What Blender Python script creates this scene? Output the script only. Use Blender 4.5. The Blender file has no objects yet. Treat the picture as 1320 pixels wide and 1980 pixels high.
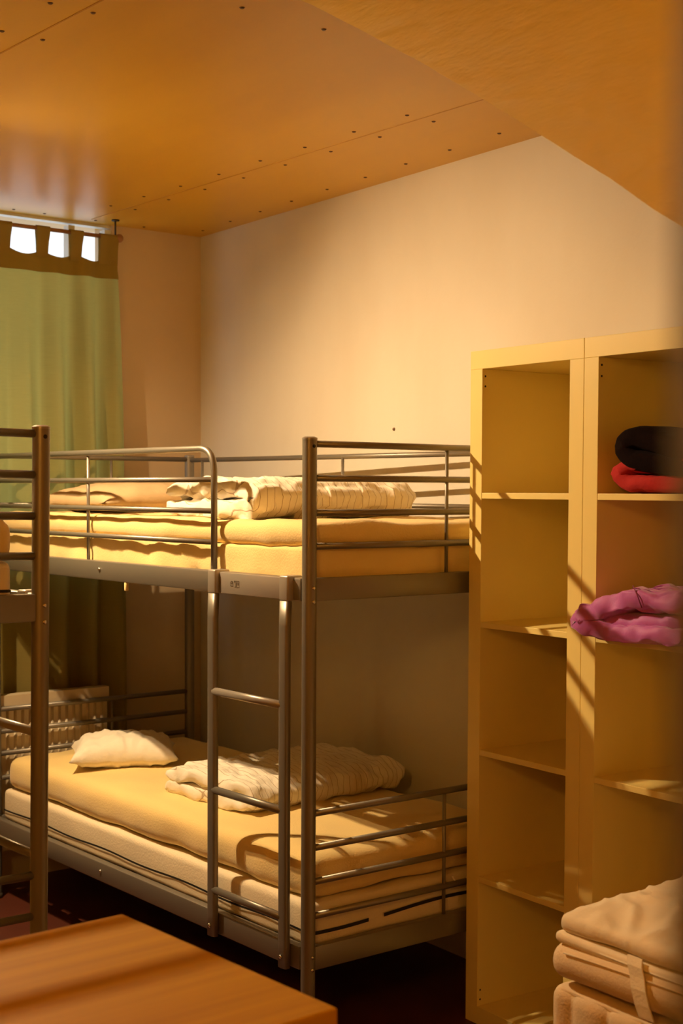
import bpy, bmesh, math, random
from mathutils import Vector, Matrix, noise
random.seed(4)
S = bpy.context.scene
COL = S.collection

# ------------------------------------------------------------------ camera
PSI, PIT, ROL, FPX, PPY = 0.6010, 0.0438, 0.0044, 2748.1, 1068.67
CAM = Vector((-3.2478, -5.9115, 1.6668))
s_, c_, sp, cp, sr, cr = math.sin(PSI), math.cos(PSI), math.sin(PIT), math.cos(PIT), math.sin(ROL), math.cos(ROL)
R0 = Vector((c_, -s_, 0)); D0 = Vector((-sp*s_, -sp*c_, -cp)); F0 = Vector((cp*s_, cp*c_, -sp))
right = cr*R0 - sr*D0; down = sr*R0 + cr*D0
cam = bpy.data.cameras.new('camera'); camo = bpy.data.objects.new('camera', cam); COL.objects.link(camo)
M = Matrix.Identity(4)
for i in range(3):
    M[i][0] = right[i]; M[i][1] = -down[i]; M[i][2] = -F0[i]; M[i][3] = CAM[i]
camo.matrix_world = M
cam.sensor_fit = 'VERTICAL'; cam.sensor_height = 36; cam.sensor_width = 24
cam.lens = FPX*36/1980; cam.shift_y = (PPY-990)/1980
cam.clip_start = 0.02
cam.dof.use_dof = True; cam.dof.focus_distance = 4.15; cam.dof.aperture_fstop = 5.6
S.camera = camo

# ------------------------------------------------------------------ world, exposure
w = bpy.data.worlds.new('world'); S.world = w; w.use_nodes = True
bg = w.node_tree.nodes['Background']; bg.inputs[0].default_value = (0.88, 0.94, 1.0, 1); bg.inputs[1].default_value = 1.5
S.view_settings.view_transform = 'Standard'; S.view_settings.look = 'None'
S.view_settings.exposure = -0.13; S.view_settings.gamma = 1.0; S.view_settings.use_curve_mapping = False
FILL_POS = Vector((-4.08, -5.60, 2.50)); FILL_COLOR = (1.0, 0.56, 0.11); FILL_POWER = 72.0; LAMP = Vector((-1.90, -1.28, 2.745)); LAMP_POWER = 22500.0; LAMP_COLOR = (1.0, 0.69, 0.36); LAMP_AIM = Vector((0.36, -0.33, -0.87)).normalized()  # the amber source is an added fill light

# ------------------------------------------------------------------ helpers
def mat(name, col, rough=0.6, metal=0.0, spec=0.5, bump=None, var=None, coat=0.0, sheen=0.0):
    """bump=(scale,strength,detail,stretch)  var=(scale,col2,amount,stretch)"""
    m = bpy.data.materials.new(name); m.use_nodes = True
    nt = m.node_tree; b = nt.nodes['Principled BSDF']
    b.inputs['Base Color'].default_value = (*col, 1); b.inputs['Roughness'].default_value = rough
    b.inputs['Metallic'].default_value = metal; b.inputs['Specular IOR Level'].default_value = spec
    b.inputs['Coat Weight'].default_value = coat; b.inputs['Sheen Weight'].default_value = sheen
    if bump or var:
        tc = nt.nodes.new('ShaderNodeTexCoord')
    if bump:
        mp = nt.nodes.new('ShaderNodeMapping'); mp.inputs['Scale'].default_value = bump[3] if len(bump) > 3 else (1, 1, 1)
        n = nt.nodes.new('ShaderNodeTexNoise'); n.inputs['Scale'].default_value = bump[0]; n.inputs['Detail'].default_value = bump[2]
        bp = nt.nodes.new('ShaderNodeBump'); bp.inputs['Strength'].default_value = bump[1]; bp.inputs['Distance'].default_value = 0.01
        nt.links.new(tc.outputs['Object'], mp.inputs[0]); nt.links.new(mp.outputs[0], n.inputs['Vector'])
        nt.links.new(n.outputs[0], bp.inputs['Height']); nt.links.new(bp.outputs[0], b.inputs['Normal'])
    if var:
        mp = nt.nodes.new('ShaderNodeMapping'); mp.inputs['Scale'].default_value = var[3] if len(var) > 3 else (1, 1, 1)
        n = nt.nodes.new('ShaderNodeTexNoise'); n.inputs['Scale'].default_value = var[0]; n.inputs['Detail'].default_value = 5
        r = nt.nodes.new('ShaderNodeValToRGB'); r.color_ramp.elements[0].position = 0.35; r.color_ramp.elements[1].position = 0.68
        a = var[2]
        r.color_ramp.elements[0].color = (*col, 1)
        r.color_ramp.elements[1].color = tuple(col[i]*(1-a)+var[1][i]*a for i in range(3)) + (1,)
        nt.links.new(tc.outputs['Object'], mp.inputs[0]); nt.links.new(mp.outputs[0], n.inputs['Vector'])
        nt.links.new(n.outputs[0], r.inputs[0]); nt.links.new(r.outputs[0], b.inputs['Base Color'])
    return m

def stripes(m, axis, spacing, width, col2, wob=0.0):
    """thin woven lines across one object axis"""
    nt = m.node_tree; b = nt.nodes['Principled BSDF']
    tc = nt.nodes.new('ShaderNodeTexCoord'); sx = nt.nodes.new('ShaderNodeSeparateXYZ')
    nt.links.new(tc.outputs['Object'], sx.inputs[0])
    src = sx.outputs[axis]
    if wob:
        n = nt.nodes.new('ShaderNodeTexNoise'); n.inputs['Scale'].default_value = 7
        nt.links.new(tc.outputs['Object'], n.inputs['Vector'])
        ma = nt.nodes.new('ShaderNodeMath'); ma.operation = 'MULTIPLY_ADD'; ma.inputs[1].default_value = wob
        nt.links.new(n.outputs[0], ma.inputs[0]); nt.links.new(src, ma.inputs[2]); src = ma.outputs[0]
    d = nt.nodes.new('ShaderNodeMath'); d.operation = 'DIVIDE'; d.inputs[1].default_value = spacing
    nt.links.new(src, d.inputs[0])
    f = nt.nodes.new('ShaderNodeMath'); f.operation = 'FRACT'; nt.links.new(d.outputs[0], f.inputs[0])
    g = nt.nodes.new('ShaderNodeMath'); g.operation = 'LESS_THAN'; g.inputs[1].default_value = width
    nt.links.new(f.outputs[0], g.inputs[0])
    mx = nt.nodes.new('ShaderNodeMix'); mx.data_type = 'RGBA'
    nt.links.new(g.outputs[0], mx.inputs[0])
    old = b.inputs['Base Color']
    if old.links: nt.links.new(old.links[0].from_socket, mx.inputs[6])
    else: mx.inputs[6].default_value = old.default_value[:]
    mx.inputs[7].default_value = (*col2, 1)
    nt.links.new(mx.outputs[2], old)
    return m

def obj(name, bm, m, parent=None, smooth=True, loc=None, rotz=0.0, autosmooth=None):
    bmesh.ops.recalc_face_normals(bm, faces=bm.faces)
    me = bpy.data.meshes.new(name); bm.to_mesh(me); bm.free()
    if smooth:
        for p in me.polygons: p.use_smooth = True
    me.materials.append(m)
    o = bpy.data.objects.new(name, me); COL.objects.link(o)
    if parent: o.parent = parent
    if loc is not None: o.location = loc
    if rotz: o.rotation_euler = (0, 0, rotz)
    if smooth and autosmooth is not None:
        try: me.set_sharp_from_angle(angle=math.radians(autosmooth))
        except Exception: pass
    return o

def tag(o, label=None, cat=None, group=None, kind=None):
    if label: o['label'] = label
    if cat: o['category'] = cat
    if group: o['group'] = group
    if kind: o['kind'] = kind
    return o

def empty(name, loc, rz=0.0, rot=None):
    o = bpy.data.objects.new(name, None); COL.objects.link(o); o.location = loc
    o.rotation_euler = rot if rot else (0, 0, rz); o.empty_display_size = 0.1
    return o

def box(bm, x0, x1, y0, y1, z0, z1, bev=0.0, seg=2):
    vs = [bm.verts.new((x, y, z)) for x in (x0, x1) for y in (y0, y1) for z in (z0, z1)]
    idx = [(0, 1, 3, 2), (4, 6, 7, 5), (0, 4, 5, 1), (2, 3, 7, 6), (0, 2, 6, 4), (1, 5, 7, 3)]
    fs = [bm.faces.new([vs[i] for i in f]) for f in idx]
    if bev:
        es = list({e for f in fs for e in f.edges})
        bmesh.ops.bevel(bm, geom=es, offset=bev, segments=seg, profile=0.5, affect='EDGES')
    return bm

def B(*a, **k):
    return box(bmesh.new(), *a, **k)

def tube(bm, pts, r, n=14, flat=1.0, cap=True):
    pts = [Vector(p) for p in pts]; rings = []
    up = None
    for i, p in enumerate(pts):
        if i == 0: t = pts[1]-p
        elif i == len(pts)-1: t = p-pts[i-1]
        else: t = (pts[i+1]-p).normalized() + (p-pts[i-1]).normalized()
        t.normalize()
        if up is None:
            up = Vector((0, 0, 1)) if abs(t.z) < 0.9 else Vector((1, 0, 0))
        sd = t.cross(up).normalized(); u2 = sd.cross(t).normalized(); up = u2
        rr = r[i] if isinstance(r, (list, tuple)) else r
        rings.append([bm.verts.new(p + rr*(math.cos(a)*sd*flat + math.sin(a)*u2)) for a in [2*math.pi*k/n for k in range(n)]])
    for a, b in zip(rings, rings[1:]):
        for k in range(n): bm.faces.new([a[k], a[(k+1) % n], b[(k+1) % n], b[k]])
    if cap:
        bm.faces.new(rings[0]); bm.faces.new(list(reversed(rings[-1])))
    return bm

def T(pts, r, **k):
    return tube(bmesh.new(), pts, r, **k)

def bend(pts, rad, n=8):
    """round the inner corners of a polyline"""
    P = [Vector(p) for p in pts]; out = [P[0]]
    for i in range(1, len(P)-1):
        a = (P[i-1]-P[i]).normalized(); b = (P[i+1]-P[i]).normalized()
        p0 = P[i]+a*rad; p2 = P[i]+b*rad
        for k in range(n+1):
            t = k/n; out.append((1-t)**2*p0 + 2*t*(1-t)*P[i]*0.93 + 2*t*(1-t)*(p0+p2)*0.035 + t*t*p2)
    out.append(P[-1]); return out

def nz(p, sc, seed=0.0):
    return noise.noise(Vector((p[0]*sc+seed, p[1]*sc+seed*1.7, p[2]*sc-seed)))

def rbox(sx, sy, sz, r, step=0.03, disp=None, rseg=4):
    """rounded, subdivided slab, origin at the centre of its base. disp(co, normal)->offset vector"""
    bm = bmesh.new()
    def axis(h, rr):
        n = max(1, int((2*h-2*rr)/step)); a = [-h+rr+(2*h-2*rr)*i/n for i in range(n+1)]
        e = [rr*(1-math.cos(math.pi/2*k/rseg)) for k in range(rseg)]
        return [-h+x for x in [rr*(1-math.sin(math.pi/2*(1-k/rseg))) for k in range(rseg)]] + a + [h-rr*(1-math.sin(math.pi/2*(k/rseg))) for k in range(1, rseg+1)]
    X, Y, Z = axis(sx/2, r), axis(sy/2, r), axis(sz/2, r)
    cache = {}
    hx, hy, hz = sx/2-r, sy/2-r, sz/2-r
    def V(x, y, z):
        k = (round(x, 5), round(y, 5), round(z, 5))
        if k not in cache:
            c = Vector((max(-hx, min(hx, x)), max(-hy, min(hy, y)), max(-hz, min(hz, z))))
            d = Vector((x, y, z))-c
            n = d.normalized() if d.length > 1e-7 else Vector((0, 0, 1))
            p = c + n*r
            if disp: p = p + disp(p, n)
            cache[k] = bm.verts.new((p.x, p.y, p.z+sz/2))
        return cache[k]
    def grid(A, Bx, f):
        for i in range(len(A)-1):
            for j in range(len(Bx)-1):
                q = [V(*f(A[i], Bx[j])), V(*f(A[i+1], Bx[j])), V(*f(A[i+1], Bx[j+1])), V(*f(A[i], Bx[j+1]))]
                if len(set(q)) == 4: bm.faces.new(q)
                elif len(set(q)) == 3:
                    u = []; [u.append(x) for x in q if x not in u]; bm.faces.new(u)
    for sgn in (-1, 1):
        grid(X, Y, lambda a, b: (a, b, sgn*sz/2)); grid(X, Z, lambda a, b: (a, sgn*sy/2, b)); grid(Y, Z, lambda a, b: (sgn*sx/2, a, b))
    return bm

def fold(profile, t, length, ns=40, np_=90, taper=0.55, amp=0.006, sc=14, seed=1.0, puff=None, topamp=None):
    """a thick soft sheet folded along `profile` (a list of (u,z)), swept along local x; origin at the base"""
    P = [Vector((0, p[0], p[1])) for p in profile]
    L = [0]
    for a, b in zip(P, P[1:]): L.append(L[-1]+(b-a).length)
    C = []
    for i in range(np_+1):
        d = L[-1]*i/np_; k = 0
        while k < len(L)-2 and L[k+1] < d: k += 1
        f = (d-L[k])/max(1e-9, L[k+1]-L[k]); C.append(P[k].lerp(P[k+1], f))
    for _ in range(3):
        C = [C[0]]+[(C[i-1]+2*C[i]+C[i+1])/4 for i in range(1, len(C)-1)]+[C[-1]]
    N = []
    for i in range(len(C)):
        tg = (C[min(i+1, len(C)-1)]-C[max(i-1, 0)]).normalized(); N.append(Vector((0, -tg.z, tg.y)))
    bm = bmesh.new(); rows = []
    for j in range(ns+1):
        w = j/ns; x = (w-0.5)*length
        e = min(w, 1-w)*length
        th = t*(taper + (1-taper)*min(1, math.sqrt(max(0, min(1, e/(0.9*t))*(2-min(1, e/(0.9*t)))))))
        row = []
        for sgn in (1, -1):
            rng = range(len(C)) if sgn == 1 else range(len(C)-1, -1, -1)
            for i in rng:
                f = i/(len(C)-1); g = min(f, 1-f)*L[-1]
                hh = th*0.5*(0.45+0.55*min(1, g/(0.5*t))**0.5)
                p = C[i] + N[i]*sgn*hh; p.x = x
                a = amp*(nz((x, p.y, p.z*2.2), sc, seed)*1.0 + 0.5*nz((x*1.0, p.y, p.z*2), sc*2.3, seed+9))
                p = p + N[i]*sgn*a
                p.x += amp*1.5*nz((p.y*1.2, p.z*2, w*2), sc*0.8, seed+5)
                if p.z < 0.001: p.z = 0.001
                row.append(bm.verts.new(p))
        rows.append(row)
    n = len(rows[0])
    for a, b in zip(rows, rows[1:]):
        for k in range(n): bm.faces.new([a[k], a[(k+1) % n], b[(k+1) % n], b[k]])
    for row in (rows[0], rows[-1]):
        for i in range(n//2-1): bm.faces.new([row[i], row[i+1], row[n-2-i], row[n-1-i]])
    return bm

def pillow(sx, sy, h, seed=1.0, n=34, wr=0.006, sag=0.0):
    bm = bmesh.new(); g = {}
    for side in (1, -1):
        for i in range(n+1):
            for j in range(n+1):
                u = -1+2*i/n; v = -1+2*j/n
                edge = i in (0, n) or j in (0, n)
                if edge and side == -1: g[(side, i, j)] = g[(1, i, j)]; continue
                pin = 1-0.10*(1-abs(v)**2)*abs(u)**3; pin2 = 1-0.10*(1-abs(u)**2)*abs(v)**3
                x = u*sx/2*pin; y = v*sy/2*pin2
                t = max(0, (1-abs(u)**3.2)*(1-abs(v)**3.2))**0.55
                z = h*(0.36 + side*(0.64 if side == 1 else 0.34)*t)
                if not edge:
                    z += wr*nz((x, y, side), 16, seed)*t + wr*0.8*nz((x*2.2, y*0.9, side), 22, seed+3)
                z += sag*(v)*sy
                g[(side, i, j)] = bm.verts.new((x, y, max(z, 0.0005)))
        for i in range(n):
            for j in range(n):
                bm.faces.new([g[(side, i, j)], g[(side, i+1, j)], g[(side, i+1, j+1)], g[(side, i, j+1)]])
    return bm

# ------------------------------------------------------------------ materials
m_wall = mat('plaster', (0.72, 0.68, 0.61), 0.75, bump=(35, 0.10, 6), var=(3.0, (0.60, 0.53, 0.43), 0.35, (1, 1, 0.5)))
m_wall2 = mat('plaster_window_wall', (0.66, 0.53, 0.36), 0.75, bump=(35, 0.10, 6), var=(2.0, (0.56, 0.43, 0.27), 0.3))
m_ceil = mat('lacquered_board', (0.66, 0.38, 0.035), 0.34, spec=0.35, bump=(9, 0.05, 5, (1, 0.25, 1)), var=(4, (0.55, 0.29, 0.02), 0.4, (1.0, 0.18, 1)))
m_floor = mat('dark_red_floor', (0.10, 0.022, 0.010), 0.5, var=(5, (0.06, 0.014, 0.006), 0.6))
m_slope = mat('rough_ochre_paint', (0.90, 0.72, 0.20), 0.55, bump=(16, 0.6, 7, (1, 0.45, 1.8)), var=(6, (0.84, 0.62, 0.14), 0.4))
m_panel = mat('amber_wall_board', (0.80, 0.50, 0.15), 0.5, var=(4, (0.70, 0.40, 0.10), 0.5))
m_metal = mat('grey_lacquered_steel', (0.27, 0.245, 0.21), 0.42, metal=0.65, spec=0.5)
m_metal2 = mat('lighter_grey_steel', (0.40, 0.36, 0.32), 0.38, metal=0.5)
m_bolt = mat('bolt_steel', (0.75, 0.72, 0.65), 0.25, metal=1.0)
m_dark = mat('black_plastic', (0.010, 0.008, 0.006), 0.6)
m_gap = mat('dark_steel', (0.05, 0.04, 0.03), 0.6)
m_sheet = mat('yellow_sheet', (0.88, 0.66, 0.27), 0.85, bump=(170, 0.18, 4), sheen=0.3)
m_ticking = mat('cream_ticking', (0.80, 0.69, 0.50), 0.85, bump=(150, 0.15, 3))
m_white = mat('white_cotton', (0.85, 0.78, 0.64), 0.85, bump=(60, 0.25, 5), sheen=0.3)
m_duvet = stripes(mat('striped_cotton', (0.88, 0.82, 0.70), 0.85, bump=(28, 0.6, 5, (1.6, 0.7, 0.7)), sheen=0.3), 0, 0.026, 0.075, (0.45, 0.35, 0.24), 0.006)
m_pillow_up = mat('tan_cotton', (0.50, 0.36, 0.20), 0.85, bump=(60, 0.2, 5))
m_shelf = mat('cream_laminate', (0.84, 0.68, 0.25), 0.42, spec=0.4)
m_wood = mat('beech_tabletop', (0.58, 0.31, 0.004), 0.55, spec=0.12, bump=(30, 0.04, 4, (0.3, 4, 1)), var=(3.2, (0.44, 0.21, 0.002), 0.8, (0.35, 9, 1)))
m_wood_side = mat('beech_edge', (0.42, 0.20, 0.06), 0.5, var=(5, (0.30, 0.13, 0.035), 0.7, (0.3, 1, 6)))
m_rad = mat('radiator_enamel', (0.60, 0.50, 0.34), 0.4)
m_rod = mat('brown_rod', (0.30, 0.15, 0.07), 0.4)
m_red = mat('red_fleece', (0.42, 0.008, 0.008), 0.9, bump=(50, 0.3, 4))
m_black = mat('dark_wool', (0.007, 0.002, 0.002), 1.0, spec=0.1, bump=(60, 0.3, 4))
m_purple = mat('magenta_quilt', (0.45, 0.075, 0.40), 0.6, bump=(40, 0.2, 4), sheen=0.4)
m_seam = mat('seam_thread', (0.22, 0.03, 0.10), 0.8)
m_mat_side = mat('beige_quilting', (0.78, 0.60, 0.38), 0.85, bump=(170, 0.15, 3))
m_mat_top = mat('cream_topper', (0.86, 0.73, 0.52), 0.85, bump=(40, 0.25, 5))
m_frame = mat('window_paint', (0.75, 0.75, 0.72), 0.4)
m_jamb = mat('dark_green_jamb', (0.05, 0.035, 0.006), 0.6)

# curtain: thin cloth, part of the light comes through
m_cur = bpy.data.materials.new('green_curtain'); m_cur.use_nodes = True
nt = m_cur.node_tree; pb = nt.nodes['Principled BSDF']; out = nt.nodes['Material Output']
pb.inputs['Base Color'].default_value = (0.40, 0.36, 0.12, 1); pb.inputs['Roughness'].default_value = 0.85
tl = nt.nodes.new('ShaderNodeBsdfTranslucent'); tl.inputs[0].default_value = (0.50, 0.44, 0.11, 1)
mx = nt.nodes.new('ShaderNodeMixShader'); mx.inputs[0].default_value = 0.45
nt.links.new(pb.outputs[0], mx.inputs[1]); nt.links.new(tl.outputs[0], mx.inputs[2]); nt.links.new(mx.outputs[0], out.inputs[0])
tcn = nt.nodes.new('ShaderNodeTexCoord'); mpn = nt.nodes.new('ShaderNodeMapping'); mpn.inputs['Scale'].default_value = (6, 6, 90)
nn = nt.nodes.new('ShaderNodeTexNoise'); nn.inputs['Scale'].default_value = 3; nn.inputs['Detail'].default_value = 4
rp = nt.nodes.new('ShaderNodeValToRGB'); rp.color_ramp.elements[0].color = (0.27, 0.21, 0.05, 1); rp.color_ramp.elements[1].color = (0.36, 0.29, 0.08, 1)
nt.links.new(tcn.outputs['Object'], mpn.inputs[0]); nt.links.new(mpn.outputs[0], nn.inputs['Vector']); nt.links.new(nn.outputs[0], rp.inputs[0]); nt.links.new(rp.outputs[0], pb.inputs['Base Color'])
m_band = bpy.data.materials.new('green_curtain_hem'); m_band.use_nodes = True
nt = m_band.node_tree; pb = nt.nodes['Principled BSDF']; out = nt.nodes['Material Output']
pb.inputs['Base Color'].default_value = (0.30, 0.22, 0.05, 1); pb.inputs['Roughness'].default_value = 0.85
tl = nt.nodes.new('ShaderNodeBsdfTranslucent'); tl.inputs[0].default_value = (0.30, 0.24, 0.06, 1)
mx = nt.nodes.new('ShaderNodeMixShader'); mx.inputs[0].default_value = 0.18
nt.links.new(pb.outputs[0], mx.inputs[1]); nt.links.new(tl.outputs[0], mx.inputs[2]); nt.links.new(mx.outputs[0], out.inputs[0])
# window glass
m_glass = bpy.data.materials.new('window_glass'); m_glass.use_nodes = True
nt = m_glass.node_tree; out = nt.nodes['Material Output']; nt.nodes.remove(nt.nodes['Principled BSDF'])
tr = nt.nodes.new('ShaderNodeBsdfTransparent'); gl = nt.nodes.new('ShaderNodeBsdfGlossy'); gl.inputs['Roughness'].default_value = 0.03
mx = nt.nodes.new('ShaderNodeMixShader'); mx.inputs[0].default_value = 0.06
nt.links.new(tr.outputs[0], mx.inputs[1]); nt.links.new(gl.outputs[0], mx.inputs[2]); nt.links.new(mx.outputs[0], out.inputs[0])
# lamp bulb
m_bulb = bpy.data.materials.new('bulb'); m_bulb.use_nodes = True
nt = m_bulb.node_tree; out = nt.nodes['Material Output']; nt.nodes.remove(nt.nodes['Principled BSDF'])
em = nt.nodes.new('ShaderNodeEmission'); em.inputs[0].default_value = (*LAMP_COLOR, 1); em.inputs[1].default_value = LAMP_POWER
nt.links.new(em.outputs[0], out.inputs[0])

m_fill = bpy.data.materials.new('amber_fill'); m_fill.use_nodes = True  # glow of the added fill globe
nt = m_fill.node_tree; out = nt.nodes['Material Output']; nt.nodes.remove(nt.nodes['Principled BSDF'])
em = nt.nodes.new('ShaderNodeEmission'); em.inputs[0].default_value = (*FILL_COLOR, 1); em.inputs[1].default_value = FILL_POWER
nt.links.new(em.outputs[0], out.inputs[0])
m_shade = bpy.data.materials.new('shade_cloth'); m_shade.use_nodes = True
nt = m_shade.node_tree; out = nt.nodes['Material Output']; pb = nt.nodes['Principled BSDF']; pb.inputs['Base Color'].default_value = (0.8, 0.66, 0.42, 1); pb.inputs['Roughness'].default_value = 0.9
tl = nt.nodes.new('ShaderNodeBsdfTranslucent'); tl.inputs[0].default_value = (0.8, 0.6, 0.32, 1)
mx = nt.nodes.new('ShaderNodeMixShader'); mx.inputs[0].default_value = 0.4
nt.links.new(pb.outputs[0], mx.inputs[1]); nt.links.new(tl.outputs[0], mx.inputs[2]); nt.links.new(mx.outputs[0], out.inputs[0])

# ------------------------------------------------------------------ room
XW, ZC = -0.05, 2.83
def struct(name, bm, m, smooth=False):
    o = obj(name, bm, m, smooth=smooth); o['kind'] = 'structure'; return o
struct('floor', B(-4.4, 0.1, -7.1, 0.6, -0.1, 0), m_floor)
ceiling = struct('ceiling', B(-4.4, 0.1, -7.1, 0.1, ZC, ZC+0.1), m_ceil)
struct('wall_right', B(XW, XW+0.12, -7.1, 0.2, 0, ZC), m_wall)
struct('wall_left', B(-4.4, -4.3, -7.1, 0.2, 0, ZC), m_panel)
struct('wall_rear', B(-4.3, XW, -7.1, -7.0, 0, ZC), m_panel)
# window wall: its own slightly skewed frame. s runs left along the wall, d into the room
CO = Vector((XW, -0.089, 0)); CW = Vector((-0.9978, -0.0665, 0)); CN = Vector((0.0665, -0.9978, 0))
WROT = math.atan2(CW.y, CW.x)     # local x = s ; local -y... handled by W()
def W(s, d, z): return CO + CW*s + CN*d + Vector((0, 0, z))
def wbox(bm, s0, s1, d0, d1, z0, z1):
    vs = [bm.verts.new(W(s, d, z)) for s in (s0, s1) for d in (d0, d1) for z in (z0, z1)]
    for f in [(0, 1, 3, 2), (4, 6, 7, 5), (0, 4, 5, 1), (2, 3, 7, 6), (0, 2, 6, 4), (1, 5, 7, 3)]:
        bm.faces.new([vs[i] for i in f])
    return bm
S0, S1, Z0w = 0.46, 2.35, 1.36
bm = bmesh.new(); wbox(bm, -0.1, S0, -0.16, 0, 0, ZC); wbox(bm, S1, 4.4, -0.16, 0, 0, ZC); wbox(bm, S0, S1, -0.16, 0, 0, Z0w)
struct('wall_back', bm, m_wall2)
# window: white frame set back in the opening, panes between
win = empty('window_1', W(S0, -0.1, Z0w)); win['kind'] = 'structure'
def child(o, p):
    o.parent = p; o.matrix_parent_inverse = Matrix.Translation(-Vector(p.location)); return o
bm = bmesh.new()
for (a, b) in ((S0, S0+0.03), (S0+0.177, S0+0.207), (S0+0.80, S0+0.88), (S1-0.055, S1)): wbox(bm, a, b, -0.06, -0.015, Z0w, ZC-0.02)
wbox(bm, S0, S1, -0.06, -0.015, ZC-0.012, ZC); wbox(bm, S0, S1, -0.06, -0.015, Z0w, Z0w+0.06)
child(obj('window_frame', bm, m_frame, smooth=False), win)
for (a, b) in ((S0+0.03, S0+0.177), (S0+0.207, S0+0.80), (S0+0.88, S1-0.055)):
    child(obj('window_pane', wbox(bmesh.new(), a, b, -0.040, -0.036, Z0w+0.06, ZC-0.012), m_glass, smooth=False), win)
child(obj('window_sill', wbox(bmesh.new(), S0-0.02, S1+0.02, -0.015, 0.03, Z0w-0.03, Z0w), m_frame, smooth=False), win)

# board joints and the screws in the ceiling
def thin(p0, p1, wd, th, z):
    bm = bmesh.new(); p0 = Vector(p0); p1 = Vector(p1); d = (p1-p0).normalized(); n = Vector((-d.y, d.x))*wd/2
    vs = [bm.verts.new((q.x, q.y, zz)) for zz in (z, z-th) for q in (p0+n, p1+n, p1-n, p0-n)]
    for f in [(0, 1, 2, 3), (7, 6, 5, 4), (0, 4, 5, 1), (1, 5, 6, 2), (2, 6, 7, 3), (3, 7, 4, 0)]: bm.faces.new([vs[i] for i in f])
    return bm
m_joint = mat('board_joint', (0.48, 0.25, 0.03), 0.6)
for (a, b) in (((-0.645, -0.20), (-0.40, -3.9)), ((-1.99, -0.3), (-1.68, -3.9))):
    obj('board_joint', thin(a, b, 0.005, 0.0012, ZC), m_joint, ceiling, smooth=False)
scr = [(-1.872, -2.662), (-1.759, -2.657), (-1.778, -2.389), (-1.89, -2.395), (-1.48, -2.899), (-1.229, -2.878), (-0.562, -2.343), (-0.449, -2.332), (-0.58, -2.081), (-0.472, -2.075), (-0.596, -1.813), (-0.491, -1.815), (-0.617, -1.556), (-0.511, -1.553), (-0.63, -1.283), (-0.525, -1.284), (-0.648, -1.018), (-0.545, -1.023), (-0.676, -0.762), (-0.568, -0.766), (-0.703, -0.515), (-0.588, -0.505), (-0.183, -2.338), (-0.173, -2.069), (-0.17, -1.816), (-0.161, -1.555), (-0.16, -1.298), (-0.151, -1.027), (-0.143, -0.771), (-0.136, -0.509), (-0.125, -0.245), (-0.38, -0.17), (-0.62, -0.185), (-0.86, -0.20), (-1.0, -0.21)]
m_screw = mat('screw_head', (0.10, 0.045, 0.02), 0.5, metal=0.4)
bm = bmesh.new(); bmesh.ops.create_cone(bm, cap_ends=True, segments=12, radius1=0.0045, radius2=0.0075, depth=0.003)
s0 = obj('screw', bm, m_screw, ceiling, smooth=False); s0.location = (scr[0][0], scr[0][1], ZC-0.0012)
for p in scr[1:]:
    s = s0.copy(); COL.objects.link(s); s.parent = ceiling; s.location = (p[0], p[1], ZC-0.0012)
# sloping boxed-in face that comes down at the right, near the camera
def slope():
    bm = bmesh.new(); n = 46
    def edge(y): return 2.823 + (y+3.044)*(-2.114+2.823)/(4.234-3.044) + 0.018*math.sin((y+3.04)/-1.19*math.pi) + 0.003*nz((y, 0, 0), 9, 3)
    A = []
    for i in range(n+1):
        y = -3.03 - (5.3-3.03)*i/n; ze = min(edge(y), ZC-0.002)
        A.append([bm.verts.new(v) for v in ((-1.40, y, ze), (-1.40, y, ZC), (-1.22, y, ZC), (-1.22, y, ze+0.0))])
    for a, b in zip(A, A[1:]):
        for k in range(4): bm.faces.new([a[k], a[(k+1) % 4], b[(k+1) % 4], b[k]])
    bm.faces.new(A[0]); bm.faces.new(A[-1][::-1])
    return bm
sl = struct('wall_sloping', slope(), m_slope)
# door jamb right beside the camera
d = F0 + right*((1343-660)/FPX)
jp = CAM + d*0.24
jx = Vector((jp.x, jp.y, 0)); jr = right.copy(); jr.z = 0; jr.normalize(); jf = F0.copy(); jf.z = 0; jf.normalize()
bm = bmesh.new()
vs = [bm.verts.new(jx + jr*a + jf*b + Vector((0, 0, z))) for a in (0, 0.09) for b in (-0.10, 0.02) for z in (0, 2.3)]
for f in [(0, 1, 3, 2), (4, 6, 7, 5), (0, 4, 5, 1), (2, 3, 7, 6), (0, 2, 6, 4), (1, 5, 7, 3)]: bm.faces.new([vs[i] for i in f])
bmesh.ops.bevel(bm, geom=list(bm.edges), offset=0.004, segments=2, affect='EDGES')
struct('trim_1', bm, m_jamb)
# nail hole in the right wall
bm = bmesh.new(); bmesh.ops.create_uvsphere(bm, u_segments=12, v_segments=8, radius=0.0065)
nail = obj('wall_nail', bm, mat('nail_head', (0.20, 0.12, 0.06), 0.5, metal=0.5), loc=(XW-0.001, -1.595, 1.898)); tag(nail, 'small dark nail head in the bare wall above the bunk', 'nail')

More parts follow.
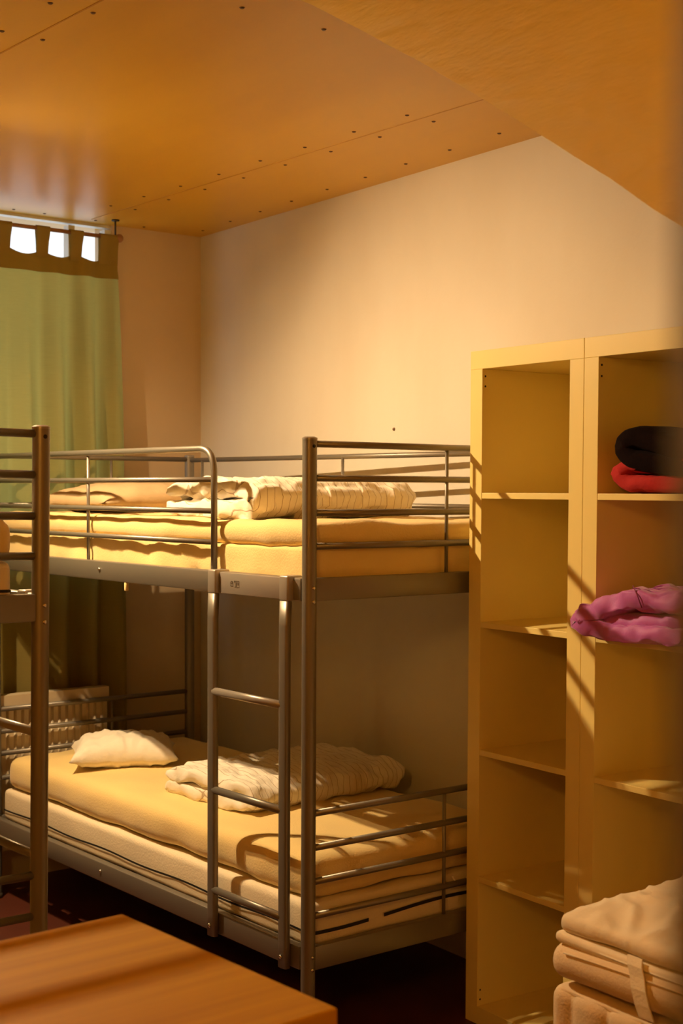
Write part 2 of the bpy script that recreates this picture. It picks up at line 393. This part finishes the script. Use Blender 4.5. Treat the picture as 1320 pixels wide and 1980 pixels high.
# ------------------------------------------------------------------ ceiling lamp (between the bunks, above the frame)
lamp = empty('ceiling_lamp', (LAMP.x, LAMP.y, ZC)); tag(lamp, 'two headed ceiling spotlight above the gap between the bunk beds', 'lamp')
bm = bmesh.new(); bmesh.ops.create_cone(bm, cap_ends=True, segments=40, radius1=0.075, radius2=0.065, depth=0.018); bmesh.ops.translate(bm, verts=bm.verts, vec=(0, 0, -0.010))
obj('lamp_plate', bm, m_rad, lamp, smooth=False)
LQ = Vector((0, 0, -1)).rotation_difference(LAMP_AIM).to_matrix()
for dx, dy, r in ((0.0, 0.0, 0.0172), (-0.070, -0.035, 0.0085)):
    c = Vector((dx, dy, LAMP.z-ZC)); R_ = r+0.010; N = 36
    def ring(bm, rr, z): return [bm.verts.new(c + LQ @ Vector((rr*math.cos(2*math.pi*k/N), rr*math.sin(2*math.pi*k/N), z))) for k in range(N)]
    bm = bmesh.new(); prof = [(0.012, 0.055), (R_, 0.050), (R_, -0.020*r/0.03), (R_-0.003, -0.020*r/0.03), (R_-0.003, 0.046), (0.012, 0.046)]
    rs = [ring(bm, a, b) for a, b in prof]
    for a, b in zip(rs, rs[1:]):
        for k in range(N): bm.faces.new([a[k], a[(k+1) % N], b[(k+1) % N], b[k]])
    bm.faces.new(rs[0]); bm.faces.new(rs[-1])
    can = obj('spot_head', bm, m_gap, lamp, autosmooth=40)
    bm = bmesh.new(); bm.faces.new(ring(bm, r, 0.0)); a = ring(bm, r, 0.0); b = ring(bm, r*0.6, 0.03)
    for k in range(N): bm.faces.new([a[k], a[(k+1) % N], b[(k+1) % N], b[k]])
    obj('bulb', bm, m_bulb, can, smooth=False)
    obj('arm', T([(dx*0.4, dy*0.4, -0.015), c + LQ @ Vector((0, 0, 0.052))], 0.006, n=10), m_gap, lamp)
fill_light = empty('added_fill_light', (-4.3, FILL_POS.y, FILL_POS.z)); tag(fill_light, 'added amber fill light globe on the left wall behind the camera', 'lamp')  # invented globe, put in only for warm fill from behind the camera
bm = bmesh.new(); bmesh.ops.create_uvsphere(bm, u_segments=32, v_segments=20, radius=0.13); bmesh.ops.translate(bm, verts=bm.verts, vec=(FILL_POS.x+4.3, 0, 0))
obj('fill_globe', bm, m_fill, fill_light)
obj('bracket', T([(0.0, 0, 0), (0.012, 0, 0), (0.012, 0, 0), (FILL_POS.x+4.3-0.12, 0, 0)], [0.05, 0.05, 0.012, 0.012], n=24), m_gap, fill_light)

# ------------------------------------------------------------------ curtain, rod, radiator
ROD_D, ROD_Z = 0.125, 2.752
rod = empty('curtain_rod', W(0.49, ROD_D, ROD_Z)); tag(rod, 'thin brown curtain rod hung just below the ceiling over the window', 'curtain rod')
child(obj('pole', T([W(0.505, ROD_D, ROD_Z), W(2.45, ROD_D, ROD_Z)], 0.0085), m_rod), rod)
bm = bmesh.new(); bmesh.ops.create_uvsphere(bm, u_segments=16, v_segments=10, radius=0.019); bmesh.ops.translate(bm, verts=bm.verts, vec=W(0.497, ROD_D, ROD_Z))
child(obj('finial', bm, m_rod), rod)
for s in (0.515, 2.40):
    bm = T([W(s, ROD_D, ZC-0.004), W(s, ROD_D, ROD_Z+0.006)], 0.0042); tube(bm, [W(s, ROD_D, ZC-0.0005), W(s, ROD_D, ZC-0.006)], 0.017)
    child(obj('ceiling_hook', bm, m_gap), rod)
cur = empty('curtain', W(0.5, ROD_D, 2.62)); tag(cur, 'olive green tab top curtain hanging over the bright window', 'curtain')
def cur_d(s, z):
    t = (2.62-z)/2.0; a = 0.010+0.036*min(1, t*2.6)
    f0 = math.sin(s*41+0.6*math.sin(z*1.3)); f = math.copysign(abs(f0)**0.6, f0) * 0.6 + 0.4*math.sin(s*49+1.3+0.5*math.sin(z*2)) + 0.6*math.exp(-((s-0.66)/0.035)**2)
    dd = ROD_D - 0.012 + a*f
    if z < 1.35: dd += 0.02*math.sin(s*17)*min(1, (1.35-z))
    return dd
def s_edge(z): return 0.505 - 0.028*min(1, max(0, (2.62-z)/0.6))**0.7 + 0.012*max(0, (1.2-z))
def cur_grid(z0, z1, nz_, off=0.0, th=0.0):
    bm = bmesh.new(); rows = []; ns = 150
    for i in range(nz_+1):
        z = z1+(z0-z1)*i/nz_; row = []
        for j in range(ns+1):
            e = s_edge(z); s = e + (2.38-e)*j/ns
            zz = z
            if i == 0 and off == 0: pass
            zz += -0.016*abs(math.sin((s-0.703)*math.pi/0.155))*max(0, 1-(2.64-z)/0.06) if z > 2.58 else 0
            row.append(bm.verts.new(W(s, cur_d(s, z)+off, zz)))
        rows.append(row)
    for a, b in zip(rows, rows[1:]):
        for k in range(ns): bm.faces.new([a[k], a[k+1], b[k+1], b[k]])
    return bm
child(obj('curtain_panel', cur_grid(0.60, 2.66, 60), m_cur), cur)
child(obj('hem_band', cur_grid(2.575, 2.665, 6, off=0.004), m_band), cur)
def tab(s, wt, wb):
    bm = bmesh.new()
    loop = [(ROD_D-0.012, 2.635), (ROD_D-0.013, 2.70), (ROD_D-0.0125, ROD_Z)] + [(ROD_D-0.0125*math.cos(a), ROD_Z+0.0125*math.sin(a)) for a in [math.pi*k/8 for k in range(1, 8)]] + [(ROD_D+0.0125, ROD_Z), (ROD_D+0.004, 2.70), (ROD_D-0.004, 2.635)]
    rows = []
    for (d, z) in loop:
        f = max(0, min(1, (z-2.64)/0.11)); ww = wb+(wt-wb)*f + 0.010*(1-math.sin(math.pi*min(1, f)))*0.3
        rows.append([bm.verts.new(W(s+ww*(k/6-0.5), d, z)) for k in range(7)])
    for a, b in zip(rows, rows[1:]):
        for k in range(6): bm.faces.new([a[k], a[k+1], b[k+1], b[k]])
    return bm
for s, wt, wb in ((0.548, 0.085, 0.088), (0.703, 0.060, 0.046), (0.858, 0.058, 0.046), (1.03, 0.058, 0.046), (1.19, 0.058, 0.046), (1.35, 0.058, 0.046), (1.51, 0.058, 0.046), (1.67, .058, .046), (1.83, .058, .046), (2.0, .058, .046), (2.16, .058, .046), (2.32, .06, .05)):
    child(obj('tab', tab(s, wt, wb), m_band), cur)

rad = empty('radiator', W(0.60, 0.2, 0)); tag(rad, 'cream ribbed panel radiator under the window behind the bunk', 'radiator')
RS0, RS1, RD = 0.605, 1.9, 0.215
bm = wbox(bmesh.new(), RS0, RS1, RD-0.055, RD-0.012, 0.18, 0.818)
child(obj('radiator_body', bm, m_rad, smooth=False), rad)
bm = bmesh.new(); n = int((RS1-RS0)/0.0333)
for k in range(n):
    s = RS0+0.02+k*0.0333
    tube(bm, [W(s+0.006, RD-0.016, 0.235), W(s+0.006, RD-0.016, 0.755)], 0.0085, n=8)
child(obj('radiator_ribs', bm, m_rad), rad)
child(obj('radiator_top', wbox(bmesh.new(), RS0-0.004, RS1+0.004, RD-0.06, RD-0.002, 0.765, 0.822), m_rad, smooth=False), rad)
for s in (RS0+0.15, RS1-0.15):
    child(obj('bracket', wbox(bmesh.new(), s, s+0.03, 0.0, RD-0.055, 0.4, 0.7), m_rad, smooth=False), rad)

# ------------------------------------------------------------------ bunk beds
L_, W_ = 2.106, 0.925
def bunk(loc, rz, mir, label, rung_dz=0.0, rot=None, detail=True):
    root = empty('bunk_bed', loc, rz, rot); tag(root, label, 'bunk bed', 'grey steel bunk beds')
    def q(a, b, z): return (mir*a, b, z)
    def part(name, bm, m=m_metal, parent=root, **k): return obj(name, bm, m, parent, **k)
    def bx(bm, a0, a1, b0, b1, z0, z1, bev=0.0, seg=2):
        lo, hi = sorted((mir*a0, mir*a1)); return box(bm, lo, hi, b0, b1, z0, z1, bev, seg)
    PR = 0.0212
    for (a, b) in ((0, 0), (W_, 0), (0, L_), (W_, L_)):
        bm = bmesh.new(); zs = [0.0, 1.812]
        tube(bm, [q(a, b, 0.012), q(a, b, 1.812)], PR, n=28)
        po = part('post', bm, autosmooth=50)
        part('post_cap', T([q(a, b, 1.812), q(a, b, 1.817), q(a, b, 1.8205)], [PR+0.001, PR+0.001, PR*0.7], n=28), m_metal2, po, autosmooth=40)
        part('foot_cap', T([q(a, b, 0), q(a, b, 0.02)], PR+0.002, n=24), m_gap, po)
        sg = -1 if b == 0 else 1; sa = 1 if a == 0 else -1
        for z in (1.386, 1.346, 0.312, 0.275) if b == 0 else (1.386, 1.346):
            # bolt heads on the outward faces of the post
            v = Vector((0, sg, 0)); c = Vector(q(a, b, z))
            part('bolt', T([c+v*(PR-0.002), c+v*(PR+0.002), c+v*(PR+0.0035)], [0.0052, 0.0052, 0.003], n=12), m_bolt, po)
        if b == 0:
            v = Vector((0, sg, 0)); c = Vector(q(a, b, 1.793))
            part('bolt_hole', T([c+v*(PR-0.002), c+v*(PR+0.0006)], 0.0052, n=14), m_dark, po)
    # long side beams and end beams
    for a in (0, W_):
        for z0, z1 in ((0.268, 0.338), (1.347, 1.414)):
            o = -0.004 if a == 0 else 0.004
            bm = bx(bmesh.new(), a-0.016+o, a+0.016+o, PR*0.8, L_-PR*0.8, z0, z1, 0.006)
            sb = part('side_beam', bm, autosmooth=40)
            if a == 0:
                for b in ((0.078, 0.452) if z0 < 1 else ()) + ((1.20,)):
                    c = Vector(q(a-0.020, b, (z0+z1)/2+0.004)); v = Vector((-mir, 0, 0))
                    part('bolt', T([c, c+v*0.004, c+v*0.006], [0.0065, 0.0065, 0.003], n=12), m_bolt, sb)
    for b in (0, L_):
        for z0, z1 in ((0.268, 0.338), (1.347, 1.414)):
            part('end_beam', bx(bmesh.new(), PR*0.8, W_-PR*0.8, b-0.013, b+0.013, z0, z1, 0.004), autosmooth=40)
    rz_up = (1.800, 1.7015, 1.602, 1.505); rz_lo = (0.728, 0.627, 0.527, 0.426)
    for b, hi, lo in ((0, rz_up, rz_lo), (L_, rz_up, (0.771, 0.680, 0.59, 0.49))):
        nm = 'foot_rail' if b == 0 else 'head_rail'
        for z in hi+lo: part(nm, T([q(0.012, b, z), q(W_-0.012, b, z)], 0.0102, n=14))
        for z0, z1 in ((1.414, 1.80), (0.338, 0.73 if b == 0 else 0.771)):
            part('upright_bar', T([q(0.533, b, z0), q(0.533, b, z1)], 0.0058, n=10))
    # guard rails: front one stops short for the ladder, back one runs the full length
    fr = part('guard_frame', T(bend([q(-0.002, 0.494, 1.412), q(-0.002, 0.494, 1.797), q(-0.002, L_-0.01, 1.797)], 0.075, 12), 0.0105, n=14))
    for z in (1.699, 1.600, 1.502): part('guard_rail', T([q(-0.002, 0.500, z), q(-0.002, L_-0.01, z)], 0.0088, n=12), parent=fr)
    for b in (1.325,): part('guard_bar', T([q(0.003, b, 1.41), q(0.003, b, 1.797)], 0.0062, n=10), parent=fr)
    fb = part('back_guard', T([q(W_, 0.01, 1.795), q(W_, L_-0.01, 1.797)], 0.0100, n=14))
    for z in (1.706, 1.612, 1.51): part('guard_rail', T([q(W_, 0.01, z), q(W_, L_-0.01, z)], 0.0088, n=12), parent=fb)
    for b in (1.009, 1.995): part('guard_bar', T([q(W_-0.004, b, 1.41), q(W_-0.004, b, 1.797)], 0.0062, n=10), parent=fb)
    # slatted base that carries the mattress
    for z in (0.311, 1.386):
        bm = bmesh.new()
        for k in range(16):
            y = 0.08+k*(L_-0.16)/15; bx(bm, 0.018, W_-0.018, y-0.035, y+0.035, z, z+0.012)
        part('slat_base', bm, m_gap, smooth=False)
    # ladder
    lad = part('ladder', bx(bmesh.new(), -0.026, -0.019, 0.108, 0.428, 1.3475, 1.4125, 0.003), m_metal2, autosmooth=40)
    for b in (0.072, 0.452):
        bm = bmesh.new()
        pr = [(-0.046, -0.018), (-0.046, 0.018), (-0.026, 0.021), (-0.020, 0.012), (-0.020, -0.012), (-0.026, -0.021)]
        zs = [(0.266, 0.98, 0.0), (0.335, 0.98, 0.0), (0.40, 0.96, 0.0), (0.6, 0.95, 0.0), (1.15, 0.95, 0.0), (1.27, 0.97, 0.0), (1.345, 1.02, -0.003)]
        rings = []
        for z, s, o in zs:
            ring = []
            N = 20
            for k in range(N):
                t = 2*math.pi*k/N; ca, sa = math.cos(t), math.sin(t)
                aa = -0.034 + o*(-1) + 0.0115*math.copysign(abs(ca)**0.5, ca); bb = b+0.0205*s*math.copysign(abs(sa)**0.6, sa)
                ring.append(bm.verts.new(q(aa, bb, z)))
            rings.append(ring)
        for r1, r2 in zip(rings, rings[1:]):
            for k in range(N): bm.faces.new([r1[k], r1[(k+1) % N], r2[(k+1) % N], r2[k]])
        bm.faces.new(rings[0]); bm.faces.new(rings[-1][::-1])
        up = part('ladder_upright', bm, m_metal, lad)
        part('ladder_hook', bx(bmesh.new(), -0.041, 0.016, b-0.022, b+0.022, 1.3445, 1.4195, 0.006, 3), m_metal2, lad, autosmooth=40)
        c = Vector(q(-0.0450, b, 0.300))
        part('bolt', T([c, c+Vector((-mir*0.004, 0, 0)), c+Vector((-mir*0.006, 0, 0))], [0.0068, 0.0068, 0.003], n=12), m_bolt, lad)
    for z in (1.040, 0.730, 0.414):
        zz = z+rung_dz
        part('rung', T([q(-0.036, 0.08, zz), q(-0.036, 0.444, zz)], 0.0125, n=14, flat=0.8), m_metal2 if z > 1 else m_metal, lad)
    if detail:
        # faded type label on the beam: a small pictogram and a box of tiny print
        bm = bmesh.new(); f = -0.0268
        def r(b0, b1, z0, z1): bx(bm, f-0.0004, f, b0, b1, z0, z1)
        for (b0, b1, z0, z1) in ((0.352, 0.366, 1.380, 1.3815), (0.352, 0.3535, 1.372, 1.386), (0.3645, 0.366, 1.372, 1.386), (0.354, 0.364, 1.372, 1.3745), (0.356, 0.362, 1.384, 1.388),
                                  (0.318, 0.344, 1.370, 1.371), (0.318, 0.344, 1.3885, 1.3895), (0.318, 0.319, 1.370, 1.389), (0.321, 0.330, 1.377, 1.385), (0.332, 0.341, 1.373, 1.386), (0.343, 0.346, 1.384, 1.389)):
            r(b0, b1, z0, z1)
        part('type_label', bm, mat('faded_print', (0.12, 0.09, 0.06), 0.7), lad, smooth=False)
        part('paper_tag', bx(bmesh.new(), -0.018, -0.006, 1.02, 1.034, 1.318, 1.347, 0.003), m_sheet, smooth=True)
    return root
TH1 = 0.0689
P1 = Vector((-1.0149, -2.4912, 0))
bunk(P1, TH1, 1, 'grey steel bunk bed with ladder standing along the right wall')
P2 = Vector((-1.922, -2.668, 0)); TH2 = 0.09
bunk(P2, 0, -1, 'grey steel bunk bed cut off by the left edge of the photo', rung_dz=0.022, rot=(0, 0.011, TH2), detail=False)

ex = Vector((math.cos(TH1), math.sin(TH1), 0)); ey = Vector((-math.sin(TH1), math.cos(TH1), 0))
def b1(a, b, z): return P1 + ex*a + ey*b + Vector((0, 0, z))
ex2 = Vector((math.cos(TH2), math.sin(TH2), 0)); ey2 = Vector((-math.sin(TH2), math.cos(TH2), 0))
def b2(a, b, z): return P2 - ex2*a + ey2*b + Vector((0, 0, z))

def mattress(name, label, loc, rz, sx, sy, sz, r, m, disp=None, step=0.035, cat='mattress', group=None):
    o = obj(name, rbox(sx, sy, sz, r, step, disp), m, loc=loc, rotz=rz); tag(o, label, cat, group); return o
def wr(amp, sc, seed, st=(1, 1, 1)):
    def f(p, n): return n*(amp*nz((p.x*st[0], p.y*st[1], p.z*st[2]), sc, seed))
    return f
def dome(amp, sc, seed, sx, sy, h, sag_side=0.0):
    def f(p, n):
        d = n*(amp*nz(p, sc, seed) + 0.4*amp*nz(p, sc*2.6, seed+4))
        if p.z > 0: d.z += h*(1-(2*p.x/sx)**4)*(1-(2*p.y/sy)**6)
        return d
    return f
MW, ML = 0.862, 2.062
# lower bed
lm = mattress('mattress', 'cream foam mattress with black piping at the bottom of the right lower bunk', b1(0.016+MW/2, 0.018+ML/2, 0.325), TH1, MW, ML, 0.129, 0.022, m_ticking, dome(0.004, 5, 2, MW, ML, 0.0))
bm = bmesh.new()
def band(bm, pts, h0, h1, off=0.002):
    vs = [(bm.verts.new((x, y, z-h0)), bm.verts.new((x, y, z+h1))) for (x, y, z) in pts]
    for a, b in zip(vs, vs[1:]): bm.faces.new([a[0], b[0], b[1], a[1]])
pts = []
yf = -ML/2-0.0035; n = 30
segs = [(-MW/2+0.006, -0.207), (-0.147, MW/2-0.006)]
for x0, x1 in segs:
    pts = [(x0+(x1-x0)*k/n, yf-0.001, 0.052+0.010*math.sin((x0+(x1-x0)*k/n)*7+0.8)) for k in range(n+1)]
    band(bm, pts, 0.0055, 0.0055)
band(bm, [(-MW/2-0.0045, -ML/2+0.02+(ML-0.04)*k/60, 0.048+0.003*math.sin(k*0.4)) for k in range(61)], 0.0035, 0.0035)
obj('piping', bm, m_dark, lm)
cord = obj('cord_loop', T([(0.125+0.075*k/12, -ML/2-0.016, 0.126-0.034*math.sin(math.pi*k/12)) for k in range(13)], 0.0032, n=8), m_white, lm)
ls = mattress('mattress', 'yellow sheeted mattress on the right lower bunk under pillow and duvet', b1(0.026+MW/2, 0.022+ML/2, 0.456), TH1, MW-0.004, ML-0.02, 0.125, 0.045, m_sheet,
              dome(0.010, 4.5, 7, MW, ML, 0.016), step=0.025)
# upper bed
um = mattress('mattress', 'yellow sheeted lower mattress of the right upper bunk', b1(0.022+MW/2, 0.022+ML/2, 1.400), TH1, MW+.004, ML, 0.098, 0.010, m_sheet, dome(0.011, 9, 12, MW, ML, 0.0), step=0.025)
tp = mattress('mattress_topper', 'puffy yellow topper covering the mattress of the right upper bunk', b1(0.022+MW/2, 0.016+ML/2, 1.497), TH1, MW+0.006, ML+0.005, 0.078, 0.034, m_sheet,
              dome(0.010, 5, 21, MW, ML, 0.0), step=0.022, cat='mattress topper')
# duvets: folded double, striped cotton
def uprof(depth, h):
    t = h/2.0
    return [(depth*0.48, h-t*0.55), (depth*0.2, h-t*0.42), (-depth*0.2, h-t*0.42), (-depth*0.40, h-t*0.5), (-depth*0.48, h-t*0.95), (-depth*0.41, t*0.62), (-depth*0.2, t*0.48), (depth*0.2, t*0.48), (depth*0.5, t*0.5)], t
pf, t = uprof(0.60, 0.128)
du = obj('duvet', fold(pf, t*1.02, 0.64, ns=110, np_=150, amp=0.015, sc=13, seed=3.3), m_duvet, loc=b1(0.425, 0.665, 1.571), rotz=TH1-0.06); tag(du, 'striped white duvet folded on the right upper bunk', 'duvet', 'folded striped duvets')
pf, t = uprof(0.50, 0.108)
dl = obj('duvet', fold(pf, t*1.02, 0.70, ns=110, np_=150, amp=0.014, sc=13, seed=8.1), m_duvet, loc=b1(0.52, 0.82, 0.588), rotz=TH1+0.05); tag(dl, 'striped white duvet folded on the right lower bunk', 'duvet', 'folded striped duvets')
# pillows
pl = obj('pillow', pillow(0.42, 0.36, 0.125, seed=2.0, wr=0.012), m_white, loc=b1(0.32, 1.63, 0.585), rotz=TH1-0.5); tag(pl, 'small rumpled white pillow on the lower bunk', 'pillow')
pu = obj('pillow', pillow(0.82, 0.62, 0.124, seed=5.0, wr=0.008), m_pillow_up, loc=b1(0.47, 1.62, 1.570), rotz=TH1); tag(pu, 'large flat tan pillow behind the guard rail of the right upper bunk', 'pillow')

# left bunk bedding
def mat2(label, a0, b0, z, sx, sy, sz, r, m, cat='mattress'):
    o = obj('mattress', rbox(sx, sy, sz, r, 0.04, dome(0.006, 5, z*7, sx, sy, 0.0)), m, loc=b2(a0+sx/2, b0+sy/2, z), rotz=TH2); tag(o, label, cat); return o
lm2 = mat2('cream mattress with dark edge on the left bunk, just above its steel beam', 0.05, 0.018, 1.398, 0.84, ML, 0.094, 0.018, m_ticking)
bm = bmesh.new(); band(bm, [(-0.415+0.83*k/30, -ML/2-0.004, 0.024) for k in range(31)], 0.003, 0.004); obj('piping', bm, m_dark, lm2)
o = mat2('thick yellow sheeted mattress on the left upper bunk', 0.045, 0.022, 1.493, 0.85, ML, 0.10, 0.030, m_sheet)
o = obj('pillow', pillow(0.50, 0.44, 0.085, seed=6, wr=0.004), m_white, loc=b2(0.30, 0.27, 1.588), rotz=TH2); tag(o, 'cream pillow end on the upper mattress of the left bunk', 'pillow')
mat2('yellow sheeted mattress on the lower level of the left bunk', 0.04, 0.022, 0.336, 0.84, ML, 0.16, 0.03, m_sheet)

# ------------------------------------------------------------------ shelf units
K = 1.1339
def shelf_unit(y1, label, tilt=0.0):
    """y1 = far (left) edge; front face at x = -0.4174, stands against the wall"""
    xf, xb = -0.4174, XW-0.002; Wd, H, P, t, c = 0.44*K-0.0015, 1.85*K, 0.05*K, 0.016*K, 0.335*K
    root = empty('shelf_unit', ((xf+xb)/2, y1-Wd/2, 0)); tag(root, label, 'shelf unit', 'tall five cell shelf units')
    O = Vector(root.location)
    def bb(x0, x1, ya, yb, z0, z1, bev=0.0012): return box(bmesh.new(), x0-O.x, x1-O.x, ya-O.y, yb-O.y, z0, z1, bev)
    obj('side_panel', bb(xf, xb, y1-P, y1, P, H-P), m_shelf, root, smooth=False)
    obj('side_panel', bb(xf, xb, y1-Wd, y1-Wd+P, P, H-P), m_shelf, root, smooth=False)
    obj('top_panel', bb(xf, xb, y1-Wd, y1, H-P, H), m_shelf, root, smooth=False)
    obj('bottom_panel', bb(xf, xb, y1-Wd, y1, 0, P), m_shelf, root, smooth=False)
    for k in range(1, 5):
        zt = (1.85-0.05-0.335*k-0.016*(k-1))*K
        obj('shelf', bb(xf+0.001, xb, y1-Wd+P, y1-P, zt-t, zt), m_shelf, root, smooth=False)
    for z in (H-P-0.022, H-P-0.053, P+0.020, P+0.050):
        c0 = Vector((xf+0.012, y1-P, z))-O
        obj('screw_hole', T([c0+Vector((0, 0.001, 0)), c0-Vector((0, 0.0006, 0))], 0.0032, n=10), m_dark, root)
    return root
YA = -2.4865
shelf_unit(YA, 'tall cream shelf unit with five empty cells beside the bunk foot')
shelf_unit(YA-0.44*K, 'tall cream shelf unit holding the red garment and magenta quilt')
# things on the shelves of the right unit
Z1, Z2 = 1.465*K, 1.114*K
red = obj('folded_jacket', fold([(-0.20, 0.028), (0.02, 0.024), (0.075, 0.05), (0.03, 0.082), (-0.20, 0.072)], 0.048, 0.26, ns=30, np_=50, amp=0.008, sc=16, seed=2.2), m_red, loc=(-0.285, -3.175, Z1), rotz=0.0)
tag(red, 'folded red fleece jacket on the top shelf of the right unit', 'jacket')
blk = obj('folded_blanket', fold([(-0.20, 0.020), (0.0, 0.030), (0.050, 0.062), (0.0, 0.094), (-0.20, 0.070)], 0.066, 0.25, ns=30, np_=50, amp=0.005, sc=12, seed=5.2), m_black, loc=(-0.30, -3.165, Z1+0.062))
blk.rotation_euler = (0.10, 0, 0)
tag(blk, 'rolled near-black woollen blanket lying on the red jacket', 'blanket')
pq = obj('folded_quilt', fold([(-0.26, 0.030), (-0.05, 0.026), (0.07, 0.026), (0.115, 0.050), (0.075, 0.072), (0.0, 0.096), (-0.10, 0.118), (-0.27, 0.118)], 0.058, 0.36, ns=70, np_=100, amp=0.014, sc=15, seed=7.7), m_purple, loc=(-0.32, -3.150, Z2), rotz=0.06)
tag(pq, 'folded magenta quilt sticking out of the right shelf unit', 'quilt')
pi = obj('folded_quilt_layer', fold([(-0.24, 0.062), (-0.05, 0.052), (0.06, 0.050)], 0.050, 0.33, ns=30, np_=40, amp=0.008, sc=15, seed=1.7), m_purple, pq)
obj('quilt_seam', T([(-0.185, -0.10+0.0, 0.156), (-0.19, -0.12, 0.13), (-0.19, -0.135, 0.10)], 0.0015, n=6), m_seam, pq)

# ------------------------------------------------------------------ mattress stack in the right foreground
MX0, MX1, MY1, MZ = -1.155, -0.43, -3.66, 0.72
SW, SL = MX1-MX0, 1.60
st_c = Vector(((MX0+MX1)/2, MY1-SL/2, 0))
def quilt(p, n):
    # vertical stitched channels along the sides
    d = Vector((0, 0, 0))
    if abs(n.x) > 0.7: f = abs(math.sin((p.y)*math.pi/0.105)); d = n*(0.017*(f**0.25)-0.017)
    elif abs(n.y) > 0.7: f = abs(math.sin((p.x)*math.pi/0.105)); d = n*(0.017*(f**0.25)-0.017)
    return d + n*0.003*nz(p, 9, 3)
o = obj('bed_base', rbox(SW+0.01, SL, 0.30, 0.02, 0.05), m_mat_side, loc=st_c+Vector((0, 0, 0.002))); tag(o, 'low beige bed base under the quilted mattresses at lower right', 'bed base')
o = obj('mattress', rbox(SW, SL, 0.30, 0.030, 0.0075, quilt), m_mat_side, loc=st_c+Vector((0, 0, 0.303))); tag(o, 'thick beige mattress with stitched vertical channels, lowest of the right stack', 'mattress')
def bulge(p, n): return n*(0.006*nz(p, 4, 8)) + Vector((0, 0, -0.010*math.sin((p.y+0.8)*4)))
m2 = obj('mattress', rbox(SW+0.01, SL+0.01, 0.085, 0.040, 0.03, bulge), m_mat_side, loc=st_c+Vector((0, 0.002, 0.612))); tag(m2, 'thin rounded beige mattress with elastic strap in the right stack', 'mattress')
def top_d(p, n):
    rg = 1-abs(nz((p.x*1.2+0.15*nz(p, 4, 2), p.y*0.8, 0), 13, 6))
    d = n*(0.006*nz((p.x, p.y*1.3, p.z), 8, 5) + 0.015*(rg**5-0.4)*(1 if p.z > 0 else 0.2)*max(0, 1-(2*p.x/SW)**6)*max(0, 1-(2*p.y/SL)**20))
    if p.z > 0: d.z += 0.042*(1-(2*p.x/SW)**2)*min(1, 1.0)*(0.75+0.25*math.cos(p.y*3))
    return d
m3 = obj('mattress_topper', rbox(SW-0.02, SL-0.02, 0.036, 0.016, 0.010, top_d), m_mat_top, loc=st_c+Vector((0.006, -0.004, 0.718))); tag(m3, 'wrinkled cream mattress topper on top of the right stack', 'mattress topper')
def rail_pts(z, off=0.0):
    return [(-SW/2-off, SL/2-0.05-k*0.05, z-0.010*math.sin((SL/2-0.05-k*0.05+0.8)*4)) for k in range(28)]
obj('edge_piping', T(rail_pts(0.068, 0.0015), 0.0022, n=8), m_mat_side, m2)
m4 = obj('mattress_pad', rbox(SW-0.01, SL-0.012, 0.026, 0.012, 0.03, lambda p, n: Vector((0, 0, 0.006*math.sin(p.y*5+2)*(1 if p.z > 0 else 0.6)))), m_mat_top, loc=st_c+Vector((0.003, 0.0, 0.694))); tag(m4, 'thin pale pad sandwiched below the wrinkled topper in the right stack', 'mattress pad')
bm = bmesh.new(); path = [(-0.0105, 0.004), (-0.0125, 0.030), (-0.0115, 0.058), (-0.004, 0.080), (0.0, 0.098), (0.012, 0.112)]
rows = []
for k, (dx, z) in enumerate(path):
    y = SL/2-0.30+0.055*k/(len(path)-1)
    rows.append([bm.verts.new((-SW/2+dx-t, y+w, z)) for t in (0, 0.003) for w in (-0.020, 0.020)])
for a, b in zip(rows, rows[1:]):
    for i, j in ((0, 1), (1, 3), (3, 2), (2, 0)): bm.faces.new([a[i], a[j], b[j], b[i]])
obj('elastic_strap', bm, m_ticking, m2, smooth=False)

# ------------------------------------------------------------------ table
TA = 0.10; TZ = 0.93
TF = (CAM.z-TZ)/(CAM.z-0.74)
tc_ = Vector((CAM.x+(-1.903-CAM.x)*TF, CAM.y+(-3.108-CAM.y)*TF, 0))   # far right corner
tab_ = empty('table', tc_, TA); tag(tab_, 'beech wood table with shadow bands across its top in the foreground', 'table')
TL, TWd = 1.20, 0.735*TF
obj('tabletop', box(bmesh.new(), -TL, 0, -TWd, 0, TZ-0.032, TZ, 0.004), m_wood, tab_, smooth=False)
for (x0, x1, y0, y1) in ((-TL+0.06, -0.06, -0.075, -0.055), (-TL+0.06, -0.06, -TWd+0.055, -TWd+0.075), (-0.075, -0.055, -TWd+0.06, -0.06), (-TL+0.055, -TL+0.075, -TWd+0.06, -0.06)):
    obj('apron', box(bmesh.new(), x0, x1, y0, y1, TZ-0.11, TZ-0.032), m_wood_side, tab_, smooth=False)
for x in (-0.07, -TL+0.07):
    for y in (-0.07, -TWd+0.07):
        obj('leg', box(bmesh.new(), x-0.03, x+0.03, y-0.03, y+0.03, 0, TZ-0.032, 0.003), m_wood_side, tab_, smooth=False)
